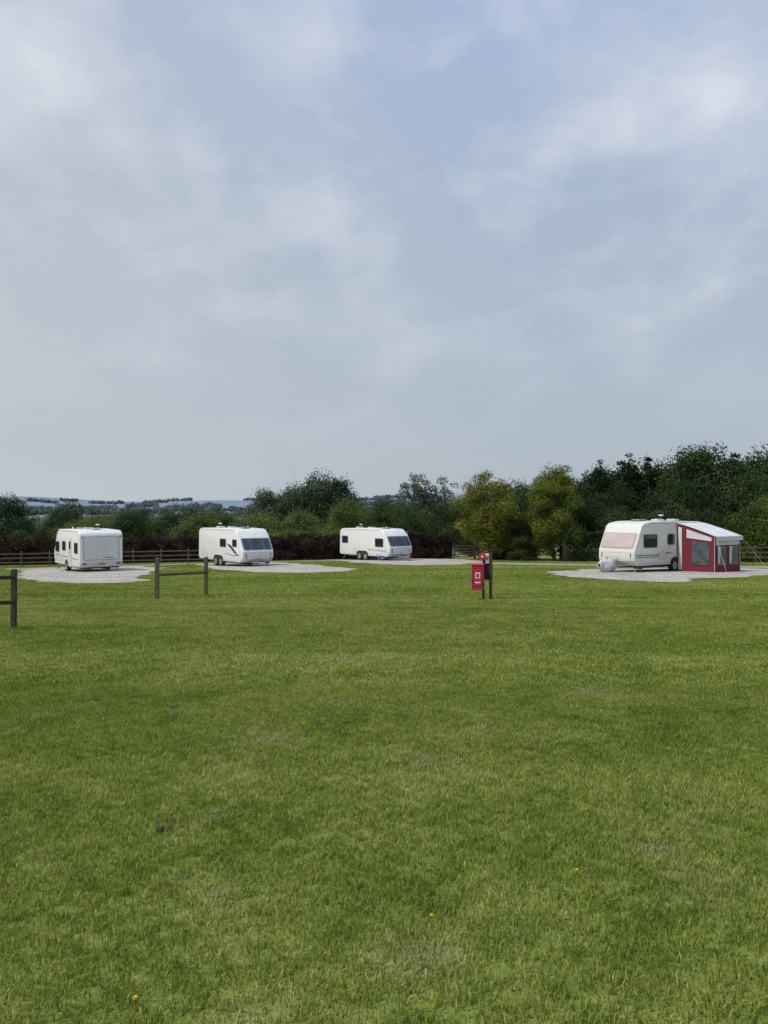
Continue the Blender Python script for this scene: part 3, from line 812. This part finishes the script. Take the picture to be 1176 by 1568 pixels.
def barrel(x, y, rz=0.0):
    e = empty('water_barrel', (x, y, g(x, y) + 0.04), rz)
    M = Matrix.Translation((0, 0, 0.19)) @ Matrix.Rotation(math.pi / 2, 4, 'X')
    for k, (r0, d, m) in enumerate(((0.17, 0.40, M_BARREL), (0.18, 0.06, M_BARREL), (0.09, 0.44, M_SIGNW))):
        bm = bmesh.new(); bmesh.ops.create_cone(bm, cap_ends=True, segments=24, radius1=r0, radius2=r0, depth=d)
        es = [q for q in bm.edges if abs(q.verts[0].co.z - q.verts[1].co.z) < 1e-5]
        bmesh.ops.bevel(bm, geom=es, offset=0.02, segments=2, affect='EDGES')
        obj_from_bm(['drum', 'rib', 'cap'][k], bm, m, e, M, True)
    rod('tow_handle', (0.0, 0.24, 0.19), (-0.3, 0.24, 0.45), 0.010, M_STEEL, e, 8)
    rod('tow_handle', (0.0, -0.24, 0.19), (-0.3, -0.24, 0.45), 0.010, M_STEEL, e, 8)
    rod('tow_grip', (-0.3, -0.24, 0.45), (-0.3, 0.24, 0.45), 0.013, M_BLACK, e, 8)
barrel(-0.25, 60.3, 0.5)

# ------------------------------------------------------------------ fire point
fx, fy = 2.80, 20.9
fp = empty('fire_point', (fx, fy, g(fx, fy)), math.radians(-8))
beam('post_1', (0.10, 0, -0.2), (0.10, 0, 1.27), 0.09, 0.09, M_WOODD, fp)
beam('post_2', (-0.10, 0.02, -0.2), (-0.10, 0.02, 0.80), 0.06, 0.06, M_WOODD, fp)
box('backboard', (-0.0, 0.075, 0.88), (0.24, 0.03, 0.72), M_BLACK, fp)
box('fire_box', (-0.25, -0.06, 0.60), (0.33, 0.22, 0.66), M_FIRE, fp, 0.02)
box('fire_box_lid', (-0.25, -0.065, 0.945), (0.36, 0.25, 0.04), M_FIRE, fp, 0.01)
box('box_frame', (-0.25, -0.173, 0.60), (0.25, 0.006, 0.50), M_BLACK, fp, 0.0)
box('box_window', (-0.25, -0.178, 0.60), (0.22, 0.006, 0.47), M_FIRE, fp, 0.0)
box('box_label', (-0.25, -0.183, 0.66), (0.13, 0.006, 0.16), M_SIGNW, fp, 0.0)
box('box_pictogram', (-0.25, -0.188, 0.66), (0.07, 0.006, 0.10), M_FIRE, fp, 0.0)
box('box_text', (-0.25, -0.183, 0.47), (0.15, 0.006, 0.035), M_SIGNW, fp, 0.0)
box('box_handle', (-0.10, -0.18, 0.42), (0.025, 0.03, 0.10), M_BLACK, fp, 0.005)
box('box_hinge', (-0.40, -0.175, 0.50), (0.02, 0.02, 0.08), M_BLACK, fp, 0.003)
rod('alarm_bell', (-0.13, -0.02, 1.16), (-0.13, 0.05, 1.16), 0.095, M_FIRE, fp, 24)
rod('bell_boss', (-0.13, -0.04, 1.16), (-0.13, -0.02, 1.16), 0.03, M_SIGNW, fp, 12)
box('notice', (-0.0, 0.035, 1.11), (0.10, 0.04, 0.27), M_SIGNW, fp, 0.004)
box('notice_text', (-0.0, 0.012, 1.12), (0.07, 0.006, 0.10), M_GREYP, fp, 0.0)

# ------------------------------------------------------------------ fences
def fence(pts, rails=(0.45, 0.9), h=1.1, pw=0.10, rail_h=0.09, rail_w=0.04, mat=M_WOOD, name='wooden_fence'):
    e = empty(name)
    P = [Vector((x, y, g(x, y))) for x, y in pts]
    for i, p in enumerate(P):
        hh = h * (1 + 0.02 * math.sin(i * 3.1))
        beam('post', p - Vector((0, 0, .3)), p + Vector((0.012 * math.sin(i * 2 + 1), 0, hh)), pw, pw, mat, e)
    for a, b in zip(P[:-1], P[1:]):
        d = (b - a).normalized(); side = Vector((d.y, -d.x, 0))
        if side.y > 0: side = -side
        for r_ in rails:
            o = side * (pw / 2 + rail_w / 2 + 0.003)
            beam('rail', a + o + Vector((0, 0, r_)), b + o + Vector((0, 0, r_ + 0.01)), rail_w, rail_h, mat, e)
    return e
fence([(-6.2, 21.0), (-5.18, 22.4)], rails=(0.66,), h=1.12, rail_h=0.065, mat=M_WOOD)
fence([(-6.74, 14.0), (-7.55, 13.2), (-9.2, 11.9), (-11, 10.6)], rails=(0.48, 0.93), h=1.08, pw=0.08, rail_h=0.07, mat=M_WOODD)
fence([(x, 63.0 + 0.05 * x) for x in np.arange(-40, -12, 2.2)], rails=(0.35, 0.7, 1.05), h=1.25)
fence([(x, 66.6) for x in np.arange(7.9, 13, 2.0)], rails=(0.35, 0.7, 1.05), h=1.25)
fence([(x, 56.0 - 0.05 * x) for x in np.arange(22, 46, 2.2)], rails=(0.4, 0.75, 1.1), h=1.25)
gt = empty('wooden_gate', (6.15, 66.2, g(6.15, 66.2)))
for z in (0.2, 0.42, 0.64, 0.88, 1.12): box('bar', (0.75, 0, z), (1.5, 0.04, 0.07), M_WOOD, gt)
for x in (0.03, 1.47): box('stile', (x, 0.042, 0.66), (0.07, 0.04, 1.05), M_WOOD, gt)
beam('brace', (0.05, 0.045, 0.2), (1.4, 0.045, 1.1), 0.04, 0.07, M_WOOD, gt)
for x in (-0.12, 1.62): box('gate_post', (x, 0, 0.6), (0.14, 0.14, 1.4), M_WOODD, gt)

# ------------------------------------------------------------------ hedge
def hedge(name, x0, x1, yfun, h, th, col, leaf, n, seed):
    r = np.random.default_rng(seed)
    t = r.uniform(0, 1, n)
    x = x0 + (x1 - x0) * t
    top = np.array([h * (1 + 0.16 * mnoise.noise(Vector((xx * 0.5, 1, seed))) + 0.14 * mnoise.noise(Vector((xx * 1.9, 5, seed)))) for xx in x])
    u = r.uniform(0, 1, n)
    kind = r.uniform(0, 1, n)
    yy = np.empty(n); zz = np.empty(n); nr = np.zeros((n, 3))
    f1 = kind < 0.62; f2 = (kind >= 0.62) & (kind < 0.85); f3 = kind >= 0.85
    yy[f1] = -th / 2; zz[f1] = u[f1] * top[f1]; nr[f1] = (0, -1, 0.2)
    yy[f2] = (u[f2] - .5) * th; zz[f2] = top[f2]; nr[f2] = (0, 0, 1)
    yy[f3] = th / 2; zz[f3] = u[f3] * top[f3]; nr[f3] = (0, 1, 0.2)
    blob = np.array([mnoise.noise(Vector((a * 1.3, c * 1.6, b * 2 + seed))) for a, b, c in zip(x, yy, zz)])
    P = np.stack([x, yy, zz], 1) + nr * (blob * 0.35)[:, None] + r.normal(0, 0.07, (n, 3))
    P[:, 1] += yfun(P[:, 0]); P[:, 2] += G(P[:, 0], P[:, 1])
    v, q = leaf_quads(P, unit(nr + r.normal(0, 0.6, (n, 3))), leaf, r)
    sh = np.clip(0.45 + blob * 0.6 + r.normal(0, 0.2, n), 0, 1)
    xs_ = np.linspace(x0, x1, 60); V = []; Q = []
    for i, xx in enumerate(xs_):
        yb = float(yfun(np.array(xx))); zb = g(xx, yb)
        for dy, dz in ((-th / 2 + .22, -.1), (-th / 2 + .22, h * .78), (th / 2 - .22, h * .78), (th / 2 - .22, -.1)):
            V.append((xx, yb + dy, zb + dz))
        if i:
            a = (i - 1) * 4; b = i * 4
            for k in range(3): Q.append((a + k, a + k + 1, b + k + 1, b + k))
    V = np.array(V); Q = np.array(Q)
    me = mesh_np(name, np.concatenate([v, V]), np.concatenate([q, Q + len(v)]), [M_FOL, M_HCORE],
                 np.concatenate([np.zeros(len(q)), np.ones(len(Q))]), np.concatenate([np.repeat(sh, 4), np.zeros(len(V))]))
    o = link(bpy.data.objects.new(name, me)); o.color = (*col, 1)
    return o
hedge('copper_beech_hedge', -46, 6.0, lambda x: 68 + 0 * x, 2.05, 1.5, (0.036, 0.024, 0.025), 0.15, 42000, 3)
hedge('green_hedge', 13.5, 60, lambda x: 59.5 - 0.06 * x, 2.2, 1.6, (0.050, 0.075, 0.024), 0.16, 30000, 4)

# ------------------------------------------------------------------ trees
TM = {
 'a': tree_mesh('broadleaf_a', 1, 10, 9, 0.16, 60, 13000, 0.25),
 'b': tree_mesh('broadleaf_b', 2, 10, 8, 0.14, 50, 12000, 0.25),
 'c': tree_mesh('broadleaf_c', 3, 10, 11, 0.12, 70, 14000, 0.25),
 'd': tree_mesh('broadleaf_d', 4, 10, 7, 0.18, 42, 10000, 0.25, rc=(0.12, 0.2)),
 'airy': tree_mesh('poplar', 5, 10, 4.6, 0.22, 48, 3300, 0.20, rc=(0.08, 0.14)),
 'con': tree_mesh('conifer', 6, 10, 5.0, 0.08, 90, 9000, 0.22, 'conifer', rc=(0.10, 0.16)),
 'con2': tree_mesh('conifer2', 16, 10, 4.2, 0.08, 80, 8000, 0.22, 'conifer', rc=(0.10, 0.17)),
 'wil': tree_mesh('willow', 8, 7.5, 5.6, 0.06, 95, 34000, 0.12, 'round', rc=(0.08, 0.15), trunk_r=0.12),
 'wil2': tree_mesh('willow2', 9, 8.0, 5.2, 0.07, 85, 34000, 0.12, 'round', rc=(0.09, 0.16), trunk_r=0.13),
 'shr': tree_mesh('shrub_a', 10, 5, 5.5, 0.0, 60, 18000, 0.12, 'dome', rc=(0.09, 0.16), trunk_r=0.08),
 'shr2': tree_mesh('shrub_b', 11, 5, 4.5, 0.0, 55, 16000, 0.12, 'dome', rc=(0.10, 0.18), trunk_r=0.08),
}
def T(kind, x, y, h, col, base=10.0, name='broadleaf_tree', wide=1.0, dz=0.0):
    o = link(bpy.data.objects.new(name, TM[kind]))
    s = h / base
    o.scale = (s * wide, s * wide, s)
    o.location = (x, y, g(x, y) + dz)
    o.rotation_euler = (0, 0, rng.uniform(0, 6.28))
    o.color = (*col, 1)
    return o
YG = (0.165, 0.185, 0.038); GR = (0.080, 0.118, 0.034); DK = (0.032, 0.052, 0.024); MD = (0.052, 0.082, 0.034); HAZED = (0.105, 0.140, 0.100)  # last one: green with distance haze put into the leaf colour
T('wil', 8.3, 62, 7.5, YG, 7.5, 'willow_tree', 0.95)
T('wil2', 13.3, 60, 8.0, (0.115, 0.150, 0.032), 8.0, 'willow_tree', 0.95)
T('shr', 11.0, 65, 5.4, DK, 5, 'shrub')
T('shr2', 10.9, 60.5, 2.6, (0.06, 0.075, 0.03), 5, 'shrub', 1.2)
T('shr2', 16.6, 61, 5.4, (0.040, 0.058, 0.026), 5, 'shrub')
T('shr', 19.3, 60, 5.0, (0.055, 0.080, 0.032), 5, 'shrub')
T('shr2', 22.3, 60, 5.3, (0.075, 0.090, 0.048), 5, 'shrub')
T('shr', 25.0, 61, 4.9, (0.046, 0.064, 0.032), 5, 'shrub')
T('shr2', 28.3, 57, 5.8, GR, 5, 'shrub', 1.1)
T('shr', 32.5, 58, 6.0, MD, 5, 'shrub')
T('shr', 37.5, 58, 6.0, GR, 5, 'shrub')
for (x, y, h, k, c) in ((31.5, 112, 14.2, 'con', DK), (34.0, 110, 14.8, 'con2', DK), (36.5, 114, 15.4, 'con', DK), (38.5, 112, 15.6, 'con2', (0.028, 0.046, 0.026)),
                        (29.8, 113, 12.4, 'b', DK), (42, 106, 15.2, 'd', MD), (45.5, 110, 16.0, 'con', MD), (47, 108, 15.6, 'b', MD), (51, 112, 16.2, 'con2', DK),
                        (53.5, 107, 15.4, 'a', MD), (58, 110, 15.8, 'd', DK), (62, 108, 15.5, 'b', MD), (67, 110, 16, 'a', DK), (74, 110, 16, 'c', MD), (39, 100, 10.6, 'c', DK), (47, 98, 11.0, 'a', (0.055, 0.085, 0.035)), (56, 98, 11, 'c', DK),
                        (33, 116, 13.6, 'a', DK), (36, 118, 14.2, 'c', DK), (40, 117, 14.6, 'a', DK), (43, 116, 14.8, 'a', DK), (49, 118, 15.2, 'c', DK), (56, 116, 15.2, 'a', DK)):
    T(k, x, y, h, c, name='pine_tree' if k.startswith('con') else 'broadleaf_tree')
T('c', 35, 150, 15.5, MD); T('a', 24.5, 140, 13.6, MD); T('c', 29.5, 150, 14.2, MD)
T('a', 19.5, 100, 9.2, DK); T('c', 24, 96, 8.8, DK); T('b', 29, 98, 9.2, DK)
LG = (0.085, 0.120, 0.060)
T('a', -54, 110, 9.9, (0.05, 0.078, 0.042)); T('b', -57.5, 112, 9.0, DK)
T('b', -53.5, 130, 10.0, MD); T('c', -47.5, 140, 9.2, LG)
T('c', -36.7, 150, 10.4, (0.040, 0.066, 0.038), wide=0.95); T('a', -43.5, 155, 9.0, MD); T('c', -32.0, 150, 8.4, DK)
T('d', -28.3, 180, 15.5, HAZED); T('b', -24.5, 182, 13.8, HAZED); T('a', -20.8, 180, 16.6, (0.070, 0.102, 0.064))
T('a', -15.2, 180, 19.3, (0.070, 0.102, 0.062)); T('d', -11.0, 182, 17.8, (0.066, 0.096, 0.060)); T('b', -17.9, 176, 15.5, (0.060, 0.092, 0.052)); T('c', -9.0, 174, 13.6, (0.06, 0.092, 0.048))
T('c', -5.5, 140, 9.6, (0.082, 0.12, 0.052)); T('a', -0.3, 150, 11.2, (0.058, 0.09, 0.048)); T('a', -5.2, 112, 8.6, (0.09, 0.125, 0.042))
T('airy', 7.6, 200, 21.4, (0.115, 0.145, 0.125), name='poplar_tree', wide=1.1); T('airy', 10.8, 202, 21.6, (0.115, 0.145, 0.125), name='poplar_tree', wide=1.1)  # grey-blue leaf colour stands in for haze
T('airy', 15.6, 200, 20.6, (0.115, 0.145, 0.125), name='poplar_tree', wide=1.1)
T('c', 3.6, 118, 8.6, MD); T('a', 8.0, 108, 8.0, (0.05, 0.075, 0.032)); T('c', 12.0, 104, 8.4, DK); T('b', -0.5, 104, 7.0, MD)
for (x, h) in ((-9.3, 3.3), (-6.8, 3.0), (-4.6, 3.5)):
    T('shr', x, 71.5, h, (0.13, 0.16, 0.055), 5, 'shrub', 1.1)
for i in range(34):
    x = rng.uniform(-62, 12); y = rng.uniform(84, 106)
    h = rng.uniform(2.6, 6.6)
    T('abcd'[rng.integers(4)], x, y, h, [(0.075, 0.110, 0.042), (0.040, 0.063, 0.030), MD, (0.115, 0.150, 0.055)][rng.integers(4)], wide=1.25)
for i in range(48):
    y = rng.uniform(125, 340); x = rng.uniform(-0.56, 0.06) * y
    lim = 1.6 + (785 - rng.uniform(776, 816)) / 1178 * y
    h = lim - g(x, y)
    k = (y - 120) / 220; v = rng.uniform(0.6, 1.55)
    T('abcd'[rng.integers(4)], x, y, h, ((0.062 + .045 * k) * v, (0.094 + .05 * k) * v, (0.048 + .065 * k) * v), wide=rng.uniform(0.9, 1.3))  # distance haze painted in: colour gets paler and bluer farther out

def distant(name, n, y0, y1, col, seed, hs, leaf, per):
    r = np.random.default_rng(seed)
    Vs, Qs, Ss = [], [], []; off = 0
    for i in range(n):
        y = r.uniform(y0, y1); x = r.uniform(-0.75, 0.75) * y
        k = r.integers(4, 14); dx = r.uniform(5, 10) * r.choice([-1, 1]); dy = r.uniform(-3, 8)
        for j in range(k):
            px, py_ = x + dx * j + r.normal(0, 2), y + dy * j + r.normal(0, 2)
            h = hs * r.uniform(0.5, 1.15); w = h * r.uniform(0.45, 0.75)
            d = unit(r.normal(size=(per, 3)))
            P = d * r.uniform(0.7, 1.1, per)[:, None] * np.array([w, w, h * 0.5])
            P += np.array([px, py_, g(px, py_) + h * 0.45])
            v, q = leaf_quads(P, unit(d + r.normal(0, 0.4, (per, 3))), leaf, r)
            Vs.append(v); Qs.append(q + off); off += len(v)
            Ss.append(np.repeat(np.clip(r.uniform(0.3, 0.7) + r.normal(0, 0.1, per), 0, 1), 4))
    me = mesh_np(name, np.concatenate(Vs), np.concatenate(Qs), [M_FOL], None, np.concatenate(Ss))
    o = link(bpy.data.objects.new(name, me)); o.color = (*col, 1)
distant('distant_trees', 60, 350, 650, (0.105, 0.14, 0.108), 21, 10, 1.3, 160)  # aerial haze baked into each band's leaf colour, bluer farther out
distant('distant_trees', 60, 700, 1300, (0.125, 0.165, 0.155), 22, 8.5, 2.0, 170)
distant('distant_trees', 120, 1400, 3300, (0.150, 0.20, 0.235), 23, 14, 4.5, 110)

# ------------------------------------------------------------------ light and sky
sun_el = math.radians(54); dirx, diry = -0.88, -0.42
az = math.atan2(dirx, diry)
L = bpy.data.lights.new('sun', 'SUN'); L.energy = 3.1; L.angle = math.radians(2.0); L.color = (1.0, 0.955, 0.87)
so = link(bpy.data.objects.new('sun', L))
dv = Vector((math.cos(sun_el) * math.sin(az), math.cos(sun_el) * math.cos(az), math.sin(sun_el)))
so.rotation_euler = dv.to_track_quat('Z', 'Y').to_euler(); so.location = (-20, -10, 40)

w = bpy.data.worlds.new('World'); scene.world = w; w.use_nodes = True
nt = w.node_tree; bg = nt.nodes['Background']; bg.inputs['Strength'].default_value = 0.1
sky = N(nt, 'ShaderNodeTexSky', sky_type='NISHITA'); sky.sun_disc = False
sky.sun_elevation = sun_el; sky.sun_rotation = az; sky.dust_density = 4.0; sky.air_density = 1.0
tc = N(nt, 'ShaderNodeTexCoord'); sep = N(nt, 'ShaderNodeSeparateXYZ'); nt.links.new(tc.outputs['Generated'], sep.inputs[0])
zz = mathn(nt, 'MAXIMUM', sep.outputs[2], 0.0)
grad = ramp(nt, zz, [(0.0, (4.9, 5.55, 6.1)), (0.10, (4.6, 5.3, 6.1)), (0.30, (4.5, 5.3, 6.5)), (0.55, (4.0, 5.1, 7.3)), (1.0, (3.0, 4.3, 7.2))])
base = mixc(nt, 0.88, sky.outputs[0], grad)
warm = mathn(nt, 'MULTIPLY', mathn(nt, 'SUBTRACT', 0.15, sep.outputs[0], clamp=True), 1.0, clamp=True)
base = mixc(nt, warm, base, (5.5, 5.85, 6.2))
den = mathn(nt, 'ADD', zz, 0.25)
cu = mathn(nt, 'DIVIDE', sep.outputs[0], den); cv = mathn(nt, 'DIVIDE', sep.outputs[1], den)
cb = N(nt, 'ShaderNodeCombineXYZ'); nt.links.new(cu, cb.inputs[0]); nt.links.new(cv, cb.inputs[1]); cb.inputs[2].default_value = 4.7
mp = N(nt, 'ShaderNodeMapping'); mp.inputs['Rotation'].default_value = (0, 0, math.radians(35)); mp.inputs['Scale'].default_value = (1.5, 0.9, 1)
nt.links.new(cb.outputs[0], mp.inputs[0])
nrm = N(nt, 'ShaderNodeVectorMath', operation='NORMALIZE'); nt.links.new(tc.outputs['Generated'], nrm.inputs[0])
mp2 = N(nt, 'ShaderNodeMapping'); mp2.inputs['Rotation'].default_value = (0, math.radians(28), 0); mp2.inputs['Scale'].default_value = (0.75, 1, 1.5)
nt.links.new(nrm.outputs[0], mp2.inputs[0])
cn = noise(nt, mp.outputs[0], 2.0, 7, 0.55, 0.25)
cn2 = noise(nt, mp2.outputs[0], 6.5, 7, 0.60, 0.15)
blob = None
for (bx, bz, rad, amp) in ((-0.33, 0.48, 0.14, 1.0), (-0.45, 0.58, 0.16, 0.9), (-0.22, 0.42, 0.12, 0.6), (-0.07, 0.40, 0.13, 0.9),
                           (0.13, 0.385, 0.10, 0.7), (0.22, 0.47, 0.14, 1.1), (0.32, 0.51, 0.10, 0.8), (0.43, 0.54, 0.12, 1.0),
                           (0.16, 0.65, 0.10, 0.6), (0.43, 0.30, 0.08, 0.9), (0.33, 0.24, 0.07, 0.6), (-0.40, 0.68, 0.12, 0.6)):
    d = Vector((bx, 1.0, bz)).normalized()
    v = N(nt, 'ShaderNodeVectorMath', operation='DISTANCE'); nt.links.new(nrm.outputs[0], v.inputs[0]); v.inputs[1].default_value = d
    k = mathn(nt, 'SUBTRACT', 1.0, mathn(nt, 'DIVIDE', v.outputs['Value'], rad), clamp=True)
    k = mathn(nt, 'MULTIPLY', mathn(nt, 'MULTIPLY', k, k), amp)
    blob = k if blob is None else mathn(nt, 'ADD', blob, k)
cov = mathn(nt, 'ADD', mathn(nt, 'MULTIPLY', cn, 0.45), mathn(nt, 'MULTIPLY', cn2, 0.55))
cov = mathn(nt, 'MULTIPLY_ADD', blob, 0.17, cov)
cl = ramp(nt, cov, [(0.46, (0, 0, 0)), (0.58, (0.35, 0.35, 0.35)), (0.76, (1, 1, 1))])
fade = ramp(nt, zz, [(0.08, (0.15, 0.15, 0.15)), (0.32, (1, 1, 1))])
k = mathn(nt, 'MULTIPLY', cl, fade)
fin = mixc(nt, mathn(nt, 'MULTIPLY', k, 0.85), base, (7.6, 7.9, 8.5))
nt.links.new(fin, bg.inputs['Color'])

# ------------------------------------------------------------------ camera
cam = bpy.data.cameras.new('camera'); co = link(bpy.data.objects.new('camera', cam))
cam.sensor_fit = 'VERTICAL'; cam.sensor_height = 34.6; cam.lens = 26.0; cam.clip_start = 0.05; cam.clip_end = 12000
co.location = (0, 0, 1.6); co.rotation_euler = (math.radians(90), 0, 0)
scene.camera = co
